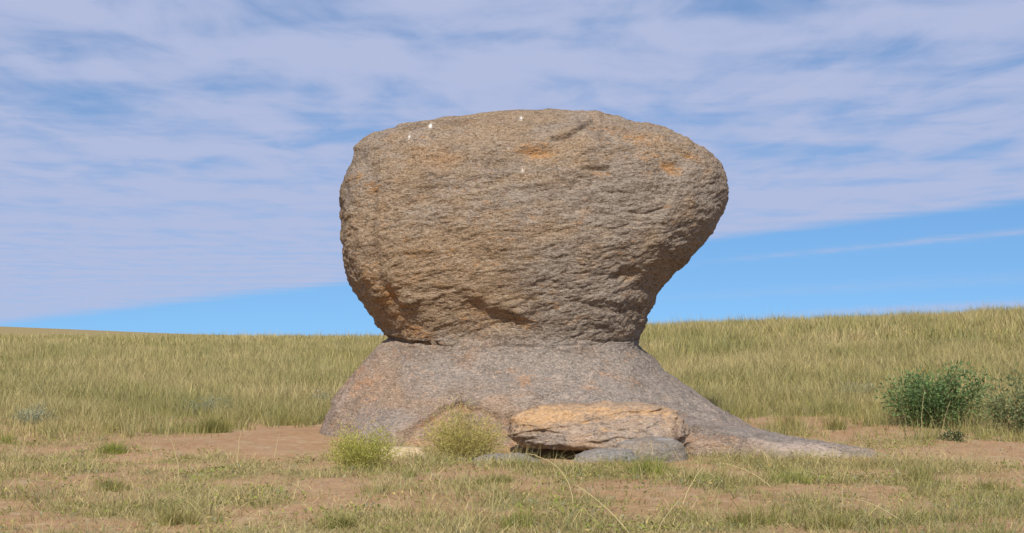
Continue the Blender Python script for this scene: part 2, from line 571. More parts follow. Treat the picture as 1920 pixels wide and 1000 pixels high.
def build_mushroom():
    root = link('mushroom_rock', None)
    root.location = (RC[0], RC[1], 0.0)
    tag(root, 'huge mushroom shaped granite boulder with a wide cap on a flared base', 'rock')
    k = RC[1] / FPX
    ys_cap = np.concatenate([207 + 83 * np.linspace(0, 1, 110) ** 1.35, np.linspace(291, 638, 235)])
    ys_base = np.concatenate([np.linspace(638, 808, 180)[1:], np.linspace(809, 870, 26)])
    ys = np.concatenate([ys_cap, ys_base])
    nc = len(ys_cap)
    L, R, F = poly_rows(ys, LEFT), poly_rows(ys, RIGHT), poly_rows(ys, FRONT)
    # soften the depth profile a little
    ker = np.hanning(15); ker /= ker.sum()
    F = np.convolve(np.pad(F, 7, mode='edge'), ker, 'valid')
    F[0] = 0.03
    B = F * 0.92
    xl, xr = (L - 960) * k, (R - 960) * k
    z = CH + (HY - ys) * k
    nf, nb = 520, 56
    ph = np.concatenate([np.linspace(0, math.pi, nf, endpoint=False), np.linspace(math.pi, 2 * math.pi, nb, endpoint=False)])
    nn = np.interp(ys, [207, 300, 560, 640, 720], [2.3, 3.0, 3.0, 2.5, 2.1])[:, None]
    cs, sn = np.cos(ph)[None, :], np.sin(ph)[None, :]
    X = (xl + xr)[:, None] / 2 + (xr - xl)[:, None] / 2 * np.sign(cs) * np.abs(cs) ** (2 / nn)
    dep = np.where(sn >= 0, F[:, None], B[:, None])
    Y = RC[1] - dep * np.sign(sn) * np.abs(sn) ** (2 / nn)
    Z = np.broadcast_to(z[:, None], X.shape).copy()
    # the skirt of the base spreads into a low tail at the front right
    ang = np.arctan2(RC[1] - Y, X - RC[0])                      # 0 = right, pi/2 = towards the camera
    low = sstep(0.34, -0.02, Z) if False else (1 - sstep(-0.03, 0.30, Z)) ** 1.6
    lobe = np.exp(-((ang - 0.86) / 0.20) ** 2) * 1.5 + np.exp(-((ang - 1.08) / 0.17) ** 2) * 1.35
    ext = low * lobe
    X = X + np.cos(ang) * ext
    Y = Y - np.sin(ang) * ext
    nr, npn = X.shape
    p = np.stack([X.ravel(), Y.ravel(), Z.ravel()], 1)

    def normals(p):
        g = p.reshape(nr, npn, 3)
        dv = np.gradient(g, axis=0)
        du = np.roll(g, -1, 1) - np.roll(g, 1, 1)
        n = np.cross(dv, du).reshape(-1, 3)
        n /= np.maximum(np.linalg.norm(n, axis=1, keepdims=True), 1e-9)
        c = p - np.array([RC[0], RC[1], 1.5])
        # outward
        flip = np.sign(np.sum(n * c, 1))
        return n * np.where(np.median(flip) < 0, -1, 1)

    n0 = normals(p)
    px, py = to_px(p[:, 0], p[:, 1], p[:, 2])
    front = (p[:, 1] < RC[1] + 0.15).astype(float)
    al = 0.20
    q = np.stack([p[:, 0] * math.cos(al) + p[:, 2] * math.sin(al), p[:, 1],
                  (-p[:, 0] * math.sin(al) + p[:, 2] * math.cos(al)) * 2.6], 1)
    capm = 1 - sstep(625, 660, py)
    edgeq = sstep(207, 235, ys).repeat(npn)                     # keep the crown's outline
    d = 0.050 * fbm(p * 1.15, 3) + 0.022 * (1 - capm) * fbm(p * 3.1 + 5, 3)
    f1 = fbm(q * 1.7, 3)
    d += capm * 0.016 * (-np.abs(f1)) + 0.010 * (1 - capm) * f1
    f2 = fbm(q * 4.2 + 40, 3)
    d += (0.7 + 0.3 * capm) * 0.0075 * np.tanh(4 * f2)
    f3 = fbm(q * 11.0 + 80, 3)
    d += (0.6 + 0.4 * capm) * 0.0048 * np.tanh(3 * f3)
    d += (0.5 + 0.5 * capm) * 0.0045 * fbm(q * 27.0 + 11, 2)
    d *= 0.35 + 0.65 * edgeq

    def lip(pts, amp, above, a, b, soft=18, sharp=2.5, wob=3.0):
        """rock above the line stands proud of the rock below it"""
        nonlocal d
        yl = line_y(px, pts) + wob * perlin(np.stack([px * 0.05, py * 0.02, np.full_like(px, len(pts))], 1))
        s = yl - py
        d = d + front * amp * sstep(-sharp, sharp, s) * np.exp(-np.maximum(s, 0) / above) * window(px, a, b, soft)

    def cut(pts, amp, width, a, b, soft=12):
        nonlocal d
        s = (py - line_y(px, pts)) / width
        d = d - front * amp * np.exp(-s * s) * window(px, a, b, soft)

    # top flake, its broken edge and the rusty ledge running off to the right
    lip([(1000, 262), (1035, 259), (1060, 256), (1080, 250), (1100, 236), (1112, 228), (1150, 236), (1210, 250)], 0.035, 60, 1015, 1135, 14, 1.2, 1.5)
    cut([(1030, 259), (1060, 257), (1080, 250), (1105, 234)], 0.05, 2.2, 1028, 1108)
    cut([(1108, 230), (1150, 237), (1210, 250)], 0.035, 2.2, 1106, 1195)
    lip([(1180, 250), (1230, 262), (1260, 275), (1300, 296)], 0.03, 30, 1190, 1310, 25)
    # pocket and the rounded lobe at the right
    d -= front * 0.055 * blob(px, py, 1258, 312, 22, 13, 0.5)
    s = px - np.interp(py, [255, 290, 330, 360, 420, 470], [1320, 1296, 1268, 1262, 1232, 1215])
    d += front * 0.05 * sstep(-3, 7, s) * np.exp(-np.maximum(s, 0) / 70) * window(py, 270, 450, 60)
    # little overhangs and hollows on the face
    cut([(1085, 318), (1120, 317), (1150, 316)], 0.03, 3.5, 1082, 1150)
    cut([(1100, 290), (1130, 286)], 0.02, 4, 1100, 1135)
    cut([(940, 336), (975, 318)], 0.025, 2.5, 918, 980)
    cut([(1120, 360), (1180, 362)], 0.018, 3, 1118, 1185)
    cut([(1170, 396), (1210, 402), (1260, 385)], 0.018, 3, 1160, 1268)
    cut([(1160, 540), (1200, 512)], 0.018, 4, 1160, 1205)
    d -= front * 0.05 * blob(px, py, 1000, 285, 40, 14, 0.1)
    d -= front * 0.035 * blob(px, py, 1120, 325, 22, 10)
    lip([(820, 560), (870, 555), (910, 570), (950, 585), (980, 600), (1010, 612)], 0.05, 45, 840, 1015, 45, 14, 8)
    d -= front * 0.06 * blob(px, py, 930, 605, 75, 20, 0.22)
    lip([(720, 588), (765, 572), (800, 555)], 0.035, 30, 735, 800, 20, 5)
    d -= front * 0.05 * blob(px, py, 1175, 515, 26, 10, -0.4)
    lip([(1090, 570), (1115, 562), (1150, 566)], 0.02, 20, 1085, 1165, 20, 3)
    # vertical facet along the left edge
    s = px - np.interp(py, [290, 340, 420, 520, 580], [690, 690, 690, 708, 745])
    d -= front * 0.035 * np.exp(-(s / 13) ** 2) * window(py, 285, 590, 40)
    # waist: the cap overhangs the base at the left, closes to a seam at the right
    lip([(715, 626), (735, 634), (770, 640), (805, 643), (840, 640)], 0.055, 24, 722, 880, 60, 2.5, 1.0)
    cut([(715, 626), (735, 634), (770, 640), (805, 643)], 0.045, 3.0, 690, 830, 70)
    lip([(880, 650), (960, 646), (1040, 648), (1130, 643), (1195, 640)], 0.016, 20, 900, 1200, 40, 4)
    cut([(1110, 641), (1150, 640), (1195, 636)], 0.018, 2.5, 1105, 1200)
    # exfoliating shell of the base: a broken rim with recessed crumbly rock below
    rim = [(735, 818), (765, 802), (800, 782), (835, 758), (860, 748), (890, 757), (915, 768), (945, 772), (985, 777),
           (1100, 786), (1275, 797), (1310, 803), (1345, 810), (1390, 826), (1440, 842)]
    yl = line_y(px, rim) + 2.5 * perlin(np.stack([px * 0.06, py * 0.0, px * 0 + 4.2], 1))
    s = py - yl
    inw = window(px, 735, 1450, 30)
    below = sstep(-1.2, 1.8, s) * inw * front
    d -= below * (0.035 + 0.03 * np.exp(-np.maximum(s, 0) / 9))
    d += below * 0.035 * fbm(p * 6.0, 4)
    d -= 0.03 * inw * front * np.exp(-((s - 2.0) / 2.0) ** 2)
    # small scoops along the rim
    for bx in (975, 1010, 1045, 1082, 1118):
        d -= front * 0.012 * blob(px, py, bx, 748, 14, 10)
    d -= front * 0.02 * blob(px, py, 985, 715, 16, 30, 0.6)

    # stains and tones by place; pale flank patches paint brightness into the base's sides
    mo = np.zeros(len(p)); mg = np.full(len(p), 0.30); mp = np.zeros(len(p))
    for x, y, rx, ry, s, a in [(692, 355, 16, 14, .75, 0), (668, 400, 14, 90, .30, 0), (690, 520, 22, 30, .45, .3),
                               (722, 560, 30, 34, .75, .7), (782, 620, 28, 13, .8, 0), (745, 590, 30, 30, .45, .6),
                               (1010, 285, 40, 15, .85, .15), (1125, 327, 26, 9, .6, 0), (1258, 312, 30, 13, .9, .6),
                               (1200, 262, 75, 10, .65, .28), (1290, 292, 30, 9, .6, .5), (1140, 240, 30, 7, .5, .3),
                               (940, 600, 80, 18, .42, .2), (985, 615, 25, 9, .55, .1), (1220, 290, 25, 14, .45, .2),
                               (800, 480, 120, 70, .18, 0), (950, 420, 120, 60, .14, 0),
                               (690, 720, 45, 60, .5, .6), (640, 790, 30, 30, .35, 0), (820, 650, 60, 14, .3, 0), (975, 715, 22, 28, .5, .5), (780, 690, 40, 30, .22, 0),
                               (1115, 715, 12, 16, .45, 0)]:
        mo = np.maximum(mo, s * blob(px, py, x, y, rx, ry, a))
    mo = np.maximum(mo, below * (0.25 + 0.35 * np.exp(-np.maximum(s, 0) / 14)))
    for x, y, rx, ry, s in [(1180, 400, 190, 120, .55), (1300, 380, 60, 90, .45), (1120, 590, 160, 60, .45), (760, 330, 90, 60, .25),
                            (790, 415, 60, 40, .35), (1060, 520, 140, 40, .3), (1050, 240, 60, 20, .3), (1000, 690, 240, 55, .75),
                            (1200, 720, 140, 60, .7), (1380, 800, 150, 30, .8), (690, 780, 60, 30, .5), (1560, 835, 120, 25, .8)]:
        mg = mg + s * blob(px, py, x, y, rx, ry)
    mg -= below * 0.5
    mg -= 0.30 * blob(px, py, 850, 470, 150, 110)
    for x, y, rx, ry, s, a in [(808, 240, 4, 7, 1.9, .3), (768, 258, 3, 8, 1.6, .3), (977, 219, 4, 4, 1.9, 0), (980, 318, 2.5, 10, 1.6, 0),
                               (936, 228, 4, 4, .8, 0), (1075, 742, 60, 4, .5, .1), (1000, 752, 50, 4, .5, -.1), (985, 735, 4, 22, .5, .3),
                               (640, 765, 8, 30, .5, .3), (1500, 850, 100, 13, 1.1, .05), (1420, 838, 50, 9, .9, .25), (1330, 770, 60, 8, .45, .6), (650, 745, 10, 45, .65, .5), (640, 790, 20, 25, .35, 0), (1000, 748, 60, 7, .45, 0), (1080, 742, 60, 6, .5, .1),
                               (1090, 690, 4, 30, .4, -.3), (1120, 690, 3, 26, .35, -.5)]:
        mp = np.maximum(mp, s * blob(px, py, x, y, rx, ry, a))

    # rough rim of mask values is broken up in the material
    p = p + n0 * d[:, None]
    msk = np.clip(np.stack([mo, mg, mp], 1), -1, 2.0)
    g = p.reshape(nr, npn, 3)
    mk = msk.reshape(nr, npn, 3)

    def grid_faces(nrow):
        i, j = np.meshgrid(np.arange(nrow - 1), np.arange(npn), indexing='ij')
        a = (i * npn + j).ravel(); b = (i * npn + (j + 1) % npn).ravel()
        return np.stack([a, a + npn, b + npn, b], 1)

    loc = np.array([RC[0], RC[1], 0.0])
    # cap: rows 0..nc-1 plus a row tucked down inside the base, closed above and below
    tuck = g[nc - 1] + 0
    cen = tuck.mean(0)
    tk = cen + (tuck - cen) * 0.93 - np.array([0, 0, 0.07])
    v = np.concatenate([g[:nc].reshape(-1, 3), tk]) - loc
    mm = np.concatenate([mk[:nc].reshape(-1, 3), mk[nc - 1]])
    f = [grid_faces(nc + 1)]
    top = len(v); v = np.concatenate([v, [v[:npn].mean(0)], [v[-npn:].mean(0)]])
    mm = np.concatenate([mm, mm[:1], mm[-1:]])
    j = np.arange(npn)
    f.append(np.stack([np.full(npn, top), j, (j + 1) % npn], 1))
    o = nc * npn
    f.append(np.stack([np.full(npn, top + 1), o + (j + 1) % npn, o + j], 1))
    me = mesh_np('cap', v, f); col_attr(me, 'mask', mm)
    tag(link('cap', me, M_CAP, root), 'broad weathered brown cap with rusty stains')
    # base
    tk = cen + (tuck - cen) * 0.93 + np.array([0, 0, 0.07])
    v = np.concatenate([tk, g[nc - 1:].reshape(-1, 3)]) - loc
    mm = np.concatenate([mk[nc - 1], mk[nc - 1:].reshape(-1, 3)])
    nrow = nr - nc + 2
    f = [grid_faces(nrow)]
    top = len(v); v = np.concatenate([v, [v[:npn].mean(0)], [v[-npn:].mean(0)]])
    mm = np.concatenate([mm, mm[:1], mm[-1:]])
    f.append(np.stack([np.full(npn, top), j, (j + 1) % npn], 1))
    o = (nrow - 1) * npn
    f.append(np.stack([np.full(npn, top + 1), o + (j + 1) % npn, o + j], 1))
    me = mesh_np('base', v, f); col_attr(me, 'mask', mm)
    tag(link('base', me, M_BASE, root), 'smooth grey flared base running out in a low tail')


build_mushroom()


# ------------------------------------------------------------------ loose stones in front of the rock
def stone(name, D, rows, mat, label, cat, seed, group=None, rough=0.02, masks=(), nrow=90, ncol=150, n=2.6, tilt=0.0, ledge=None):
    """rows: (photo y, left x, right x, depth towards camera, depth behind) seen at distance D"""
    r = np.array(rows, float)
    tt = np.linspace(0, 1, len(r))
    ti = np.linspace(0, 1, nrow)
    ti = 0.5 - 0.5 * np.cos(ti * math.pi)
    y, L, R, F, B = [np.interp(ti, tt, r[:, c]) for c in range(5)]
    ker = np.hanning(11); ker /= ker.sum()
    sm = lambda a: np.convolve(np.pad(a, 5, mode='edge'), ker, 'valid')
    L, R, F, B = sm(L), sm(R), sm(F), sm(B)
    k = D / FPX
    ph = np.linspace(0, 2 * math.pi, ncol, endpoint=False)
    cs, sn = np.cos(ph)[None], np.sin(ph)[None]
    X = ((L + R)[:, None] / 2 - 960) * k + (R - L)[:, None] / 2 * k * np.sign(cs) * np.abs(cs) ** (2 / n)
    Y = D - np.where(sn > 0, F[:, None], B[:, None]) * np.sign(sn) * np.abs(sn) ** (2 / n)
    Z = np.broadcast_to((CH + (HY - y) * k)[:, None], X.shape) + tilt * (Y - D)
    p = np.stack([X.ravel(), Y.ravel(), Z.ravel()], 1)
    c = p.mean(0)
    q = p + seed * 7.7
    dirv = p - c
    dirv /= np.maximum(np.linalg.norm(dirv, axis=1, keepdims=True), 1e-6)
    d = rough * (1.4 * fbm(q * 2.2, 3) + 0.7 * np.tanh(3 * fbm(q * np.array([4, 4, 12.]), 3)) + 0.35 * fbm(q * 14, 3))
    if ledge:
        px, py = to_px(p[:, 0], p[:, 1], p[:, 2])
        for pts, amp, above in ledge:
            sd_ = line_y(px, pts) + 3 * perlin(np.stack([px * 0.05, py * 0.02, px * 0 + 1.5], 1)) - py
            d = d + amp * sstep(-1.5, 1.5, sd_) * np.exp(-np.maximum(sd_, 0) / above) * (p[:, 1] < D) * window(px, pts[0][0], pts[-1][0], 25)
    p = p + dirv * d[:, None]
    px, py = to_px(p[:, 0], p[:, 1], p[:, 2])
    mk = np.zeros((len(p), 3)); mk[:, 1] = 0.3
    for ch, x, yy, rx, ry, s in masks:
        mk[:, ch] += s * blob(px, py, x, yy, rx, ry)
    base = np.array([c[0], c[1], p[:, 2].min()])
    i, j = np.meshgrid(np.arange(nrow - 1), np.arange(ncol), indexing='ij')
    a = (i * ncol + j).ravel(); b = (i * ncol + (j + 1) % ncol).ravel()
    f = [np.stack([a, a + ncol, b + ncol, b], 1)]
    v = np.concatenate([p, [p[:ncol].mean(0)], [p[-ncol:].mean(0)]]) - base
    mk = np.concatenate([mk, mk[:1], mk[-1:]])
    t = len(p); j = np.arange(ncol)
    f.append(np.stack([np.full(ncol, t), j, (j + 1) % ncol], 1))
    o = (nrow - 1) * ncol
    f.append(np.stack([np.full(ncol, t + 1), o + (j + 1) % ncol, o + j], 1))
    me = mesh_np(name, v, f); col_attr(me, 'mask', mk)
    ob = link(name, me, mat)
    ob.location = base
    return tag(ob, label, cat, group)


stone('fallen_slab', 12.15,
      [(759, 1060, 1190, 0.02, 0.35), (763, 1005, 1245, 0.10, 0.50), (771, 978, 1266, 0.19, 0.6), (786, 960, 1279, 0.30, 0.6),
       (802, 953, 1285, 0.38, 0.6), (816, 955, 1285, 0.43, 0.6), (828, 965, 1282, 0.44, 0.6), (836, 985, 1276, 0.41, 0.6),
       (840, 1030, 1250, 0.28, 0.5)], M_SLAB,
      'thick orange topped broken slab leaning against the front of the mushroom rock', 'rock', 3, rough=0.028, n=2.4, nrow=150, ncol=300,
      ledge=[([(950, 818), (1000, 806), (1060, 801), (1110, 788), (1160, 774), (1250, 771)], 0.032, 40),
             ([(1085, 820), (1150, 806), (1240, 802)], 0.014, 18)],
      masks=[(0, 1010, 786, 55, 22, .85), (0, 1100, 773, 90, 14, .8), (0, 1230, 772, 60, 10, .65), (1, 1010, 828, 45, 14, .8), (0, 1180, 810, 60, 20, .2), (0, 1260, 795, 20, 20, .4)])
G_ST = 'loose stones below the mushroom rock'
stone('flat_stone', 11.15,
      [(852, 930, 970, 0.02, 0.10), (855, 905, 985, 0.08, 0.16), (862, 885, 1005, 0.14, 0.2), (876, 872, 1040, 0.20, 0.2), (905, 870, 1045, 0.22, 0.2)],
      M_GREY, 'flat grey stone half buried under the left end of the orange slab', 'stone', 5, G_ST, rough=0.014, nrow=60, ncol=100,
      masks=[(1, 950, 860, 200, 60, .8)])
stone('flat_stone', 11.3,
      [(843, 1120, 1165, 0.03, 0.12), (847, 1098, 1185, 0.08, 0.18), (856, 1082, 1195, 0.14, 0.2), (872, 1072, 1200, 0.2, 0.2), (905, 1066, 1205, 0.22, 0.2)],
      M_GREY, 'blocky purplish grey stone under the middle of the orange slab', 'stone', 6, G_ST, rough=0.02, nrow=60, ncol=100,
      masks=[(1, 1120, 860, 200, 60, .7)])
stone('flat_stone', 11.45,
      [(823, 1215, 1262, 0.02, 0.2), (826, 1185, 1275, 0.10, 0.3), (833, 1155, 1283, 0.16, 0.35), (850, 1148, 1290, 0.20, 0.35), (890, 1145, 1295, 0.22, 0.35)],
      M_GREY, 'pale rimmed flat stone under the right end of the orange slab', 'stone', 8, G_ST, rough=0.012, nrow=60, ncol=100,
      masks=[(2, 1170, 829, 30, 3, 1.1), (2, 1250, 824, 30, 3, 1.1), (0, 1220, 845, 100, 20, .2)])
stone('cream_stone', 11.35,
      [(840, 722, 780, 0.02, 0.1), (842, 714, 792, 0.07, 0.13), (850, 711, 799, 0.11, 0.16), (868, 710, 801, 0.13, 0.17), (898, 708, 802, 0.14, 0.18)],
      M_CREAM, 'small squarish cream stone beside the bright green weed', 'stone', 9, G_ST, rough=0.010, nrow=50, ncol=90, n=3.6,
      masks=[(2, 745, 842, 60, 8, .3)])
stone('crumbly_stone', 11.9,
      [(822, 1330, 1372, 0.02, 0.2), (826, 1305, 1392, 0.12, 0.3), (838, 1290, 1410, 0.22, 0.35), (855, 1286, 1420, 0.28, 0.35), (890, 1280, 1430, 0.3, 0.35)],
      M_BASE, 'crumbly tan rock lump in front of the tail of the base', 'stone', 12, G_ST, rough=0.03, nrow=60, ncol=100,
      masks=[(0, 1340, 835, 60, 20, .25)])


# ------------------------------------------------------------------ blades and leaves in bulk
def blades(base, height, width, lean, heading, colour, tipcol, seg=2, droop=0.35):
    """tapering grass blades; all arguments are arrays over blades"""
    n = len(base)
    side = heading + math.pi / 2 + RNG.uniform(-0.9, 0.9, n)
    sx, sy = np.cos(side), np.sin(side)
    hx, hy = np.cos(heading), np.sin(heading)
    vs_, cs_ = [], []
    for i in range(seg + 1):
        t = i / seg
        out_ = height * lean * (t ** 1.6)
        up = height * (t - droop * lean * t * t * 0.6)
        c = base + np.stack([hx * out_, hy * out_, up], 1)
        w = width * 0.5 * (1 - t) ** 0.7
        cc = colour * (1 - t) + tipcol * t
        if i < seg:
            s = np.stack([sx * w, sy * w, np.zeros(n)], 1)
            vs_ += [c - s, c + s]; cs_ += [cc, cc]
        else:
            vs_.append(c); cs_.append(cc)
    V = np.stack(vs_, 1).reshape(-1, 3)
    C = np.stack(cs_, 1).reshape(-1, 3)
    m = 2 * seg + 1
    o = np.arange(n)[:, None] * m
    quads = [o + np.array([[2 * i, 2 * i + 1, 2 * i + 3, 2 * i + 2]]) for i in range(seg - 1)]
    tri = o + np.array([[2 * seg - 2, 2 * seg - 1, 2 * seg]])
    F = ([np.concatenate(quads)] if quads else []) + [tri]
    return V, C, F


def merge(parts):
    V, C, F3, F4, off = [], [], [], [], 0
    for v, c, fs in parts:
        V.append(v); C.append(c)
        for f in fs:
            (F3 if f.shape[1] == 3 else F4).append(f + off)
        off += len(v)
    F = []
    if F4: F.append(np.concatenate(F4))
    if F3: F.append(np.concatenate(F3))
    return np.concatenate(V), np.concatenate(C), F


GREEN = np.array([0.19, 0.205, 0.055])
OLIVE = np.array([0.315, 0.285, 0.095])
STRAW = np.array([0.52, 0.42, 0.205])
SAGE = np.array([0.175, 0.195, 0.110])
BRIGHT = np.array([0.25, 0.29, 0.055])


def grass_colours(n, clumpval, green=0.4, straw=0.3):
    """mix by clump value (0..1) and blade"""
    u = np.clip(clumpval + RNG.normal(0, 0.16, n), 0, 1)[:, None]
    c = np.where(u < 0.5, STRAW * (1 - 2 * u) + OLIVE * 2 * u, OLIVE * (2 - 2 * u) + GREEN * (2 * u - 1))
    sg = (np.sin(clumpval * 37.0) > 0.72)[:, None]              # grey green clumps
    c = np.where(sg, c * 0.35 + np.array([0.24, 0.265, 0.15]) * 0.65, c)
    return c * RNG.uniform(0.55, 1.45, (n, 1))


def scatter_band(d0, d1, clumps, per, hmin, hmax, width, spread, seg, gbias, tmax=0.43, tall=0.12, lean0=0.25):
    u = RNG.uniform(0, 1, clumps)
    D = np.sqrt(d0 * d0 + u * (d1 * d1 - d0 * d0))
    t = RNG.uniform(-tmax, tmax, clumps)
    oc = RNG.uniform(0, 1, clumps) < 0.20                          # thinner cover out of frame
    t = np.where(oc, np.sign(t) * RNG.uniform(tmax, 0.68, clumps), t)
    X, Y = t * D, D
    cv = cover(X, Y)
    keep = (RNG.uniform(0, 1, clumps) < cv) & ~in_rock(X, Y, 0.02)
    X, Y, cv = X[keep], Y[keep], cv[keep]
    n = len(X)
    val = 0.5 + 0.8 * fbm(P2(X * 0.35, Y * 0.22, 50.0), 3) + 0.6 * fbm(P2(X * 2.0, Y * 2.0, 60.0), 2) + 0.7 * fbm(P2(X * 6.5, Y * 5.0, 61.0), 2) + gbias
    hm = 0.6 + 0.8 * np.clip(0.5 + 0.8 * fbm(P2(X * 0.9, Y * 0.9, 70.0), 3), 0, 1)
    k = RNG.integers(max(1, int(per * 0.5)), int(per * 1.5) + 1, n)
    idx = np.repeat(np.arange(n), k)
    m = len(idx)
    a = RNG.uniform(0, 2 * math.pi, m)
    rr = spread * np.sqrt(RNG.uniform(0, 1, m))
    bx, by = X[idx] + rr * np.cos(a), Y[idx] + rr * np.sin(a)
    h = RNG.uniform(hmin, hmax, m) * hm[idx] * (0.55 + 0.45 * cv[idx])
    st = RNG.uniform(0, 1, m) < tall
    h = np.where(st, h * RNG.uniform(1.2, 1.75, m), h)
    lean = np.abs(RNG.normal(lean0, 0.25, m)) + 0.3 * rr / max(spread, 1e-3) * 0.5
    c = grass_colours(m, val[idx] - 0.25 * st)
    c = np.where(st[:, None], c * 0.45 + STRAW * 0.55 * 1.1, c)
    w = width * RNG.uniform(0.7, 1.3, m) * np.where(st, 0.6, 1.0)
    B = np.stack([bx, by, terrain(bx, by) - 0.01], 1)
    tip = c * 0.6 + STRAW * 0.4
    return blades(B, h, w, lean, a + RNG.normal(0, 0.5, m), c, tip, seg)


# ------------------------------------------------------------------ single plants
def tube_pts(path, r0, r1, sides=5):
    path = np.asarray(path, float)
    n = len(path)
    tan = np.gradient(path, axis=0)
    tan /= np.linalg.norm(tan, axis=1, keepdims=True) + 1e-9
    ref = np.array([0.31, 0.9, 0.2])
    a = np.cross(tan, ref); a /= np.linalg.norm(a, axis=1, keepdims=True)
    b = np.cross(tan, a)
    r = np.linspace(r0, r1, n)[:, None]
    ph = np.linspace(0, 2 * math.pi, sides, endpoint=False)
    V = np.stack([path + r * (a * math.cos(x) + b * math.sin(x)) for x in ph], 1).reshape(-1, 3)
    i, j = np.meshgrid(np.arange(n - 1), np.arange(sides), indexing='ij')
    p0 = (i * sides + j).ravel(); p1 = (i * sides + (j + 1) % sides).ravel()
    F = np.stack([p0, p1, p1 + sides, p0 + sides], 1)
    return V, F


def leaf_quads(pos, direction, length, width, colour):
    """folded diamond leaves"""
    n = len(pos)
    d = direction / (np.linalg.norm(direction, axis=1, keepdims=True) + 1e-9)
    up = RNG.normal(size=(n, 3)) * 0.7 + np.array([0, 0, 1.0])
    s = np.cross(d, up); s /= np.linalg.norm(s, axis=1, keepdims=True) + 1e-9
    nrm = np.cross(s, d)
    L, Wd = length[:, None], width[:, None]
    a = pos
    b = pos + d * L * 0.5 + s * Wd * 0.5 + nrm * Wd * 0.18
    c = pos + d * L
    e = pos + d * L * 0.5 - s * Wd * 0.5 + nrm * Wd * 0.18
    V = np.stack([a, b, c, e], 1).reshape(-1, 3)
    C = np.repeat(colour, 4, axis=0)
    o = np.arange(n)[:, None] * 4
    return V, C, [np.concatenate([o + np.array([[0, 1, 2]]), o + np.array([[0, 2, 3]])])]


def build_grass():
    near = [scatter_band(6.3, 14.5, 48000, 4, 0.016, 0.06, 0.0060, 0.11, 2, 0.06, 0.45, tall=0.05, lean0=0.6),
            scatter_band(6.3, 15.0, 13000, 6, 0.04, 0.13, 0.0040, 0.08, 2, 0.16, 0.45, tall=0.10, lean0=0.7),
            scatter_band(6.3, 15.0, 20000, 3, 0.05, 0.16, 0.0040, 0.18, 2, -0.5, 0.45, tall=0.0, lean0=1.5),
            scatter_band(6.3, 15.0, 2600, 10, 0.08, 0.20, 0.0026, 0.05, 2, 0.0, 0.45, tall=0.15, lean0=0.45),
            scatter_band(13.5, 19, 24000, 8, 0.08, 0.27, 0.0062, 0.08, 2, 0.03, 0.43, tall=0.16, lean0=0.4),
            scatter_band(19, 30, 38000, 6, 0.12, 0.33, 0.0100, 0.11, 2, 0.03, 0.42, tall=0.15, lean0=0.4)]
    far = [scatter_band(30, 58, 58000, 5, 0.16, 0.38, 0.022, 0.14, 1, 0.0, 0.42, tall=0.10, lean0=0.35),
           scatter_band(58, 130, 72000, 3, 0.18, 0.40, 0.045, 0.25, 1, -0.02, 0.42, tall=0.12)]
    n = 70000
    D = np.sqrt(RNG.uniform(6.3 ** 2, 15.5 ** 2, n)); X = RNG.uniform(-0.45, 0.45, n) * D
    pch = fbm(P2(X * 1.7, D * 1.4, 90.0), 4)
    k = (RNG.uniform(0, 1, n) < cover(X, D) * sstep(-0.3, 0.5, pch)) & ~in_rock(X, D, 0.02)
    X, D, pch = X[k], D[k], pch[k]; n = len(X)
    pos = np.stack([X, D, terrain(X, D) + RNG.uniform(0.0, 0.06, n) * sstep(-0.1, 0.6, pch)], 1)
    hue = RNG.uniform(0, 1, (n, 1))
    cc = np.where(hue < 0.55, np.array([0.24, 0.27, 0.06]), np.where(hue < 0.75, np.array([0.27, 0.28, 0.17]), np.array([0.42, 0.33, 0.13])))
    cc = cc * RNG.uniform(0.6, 1.4, (n, 1))
    dirs = RNG.normal(size=(n, 3)) * np.array([1, 1, 0.5]) + np.array([0, 0, 0.4])
    near.append(leaf_quads(pos, dirs, RNG.uniform(0.015, 0.042, n), RNG.uniform(0.007, 0.015, n), cc))
    v, c, f = merge(near + far)
    me = mesh_np('grass', v, f, smooth=False)
    col_attr(me, 'tint', c)
    o = link('grass', me, M_GRASS)
    tag(o, 'dry olive and straw coloured steppe grass over the plain', 'grass', kind='stuff')
    print('grass triangles', sum(len(q) * (q.shape[1] - 2) for q in f))


build_grass()


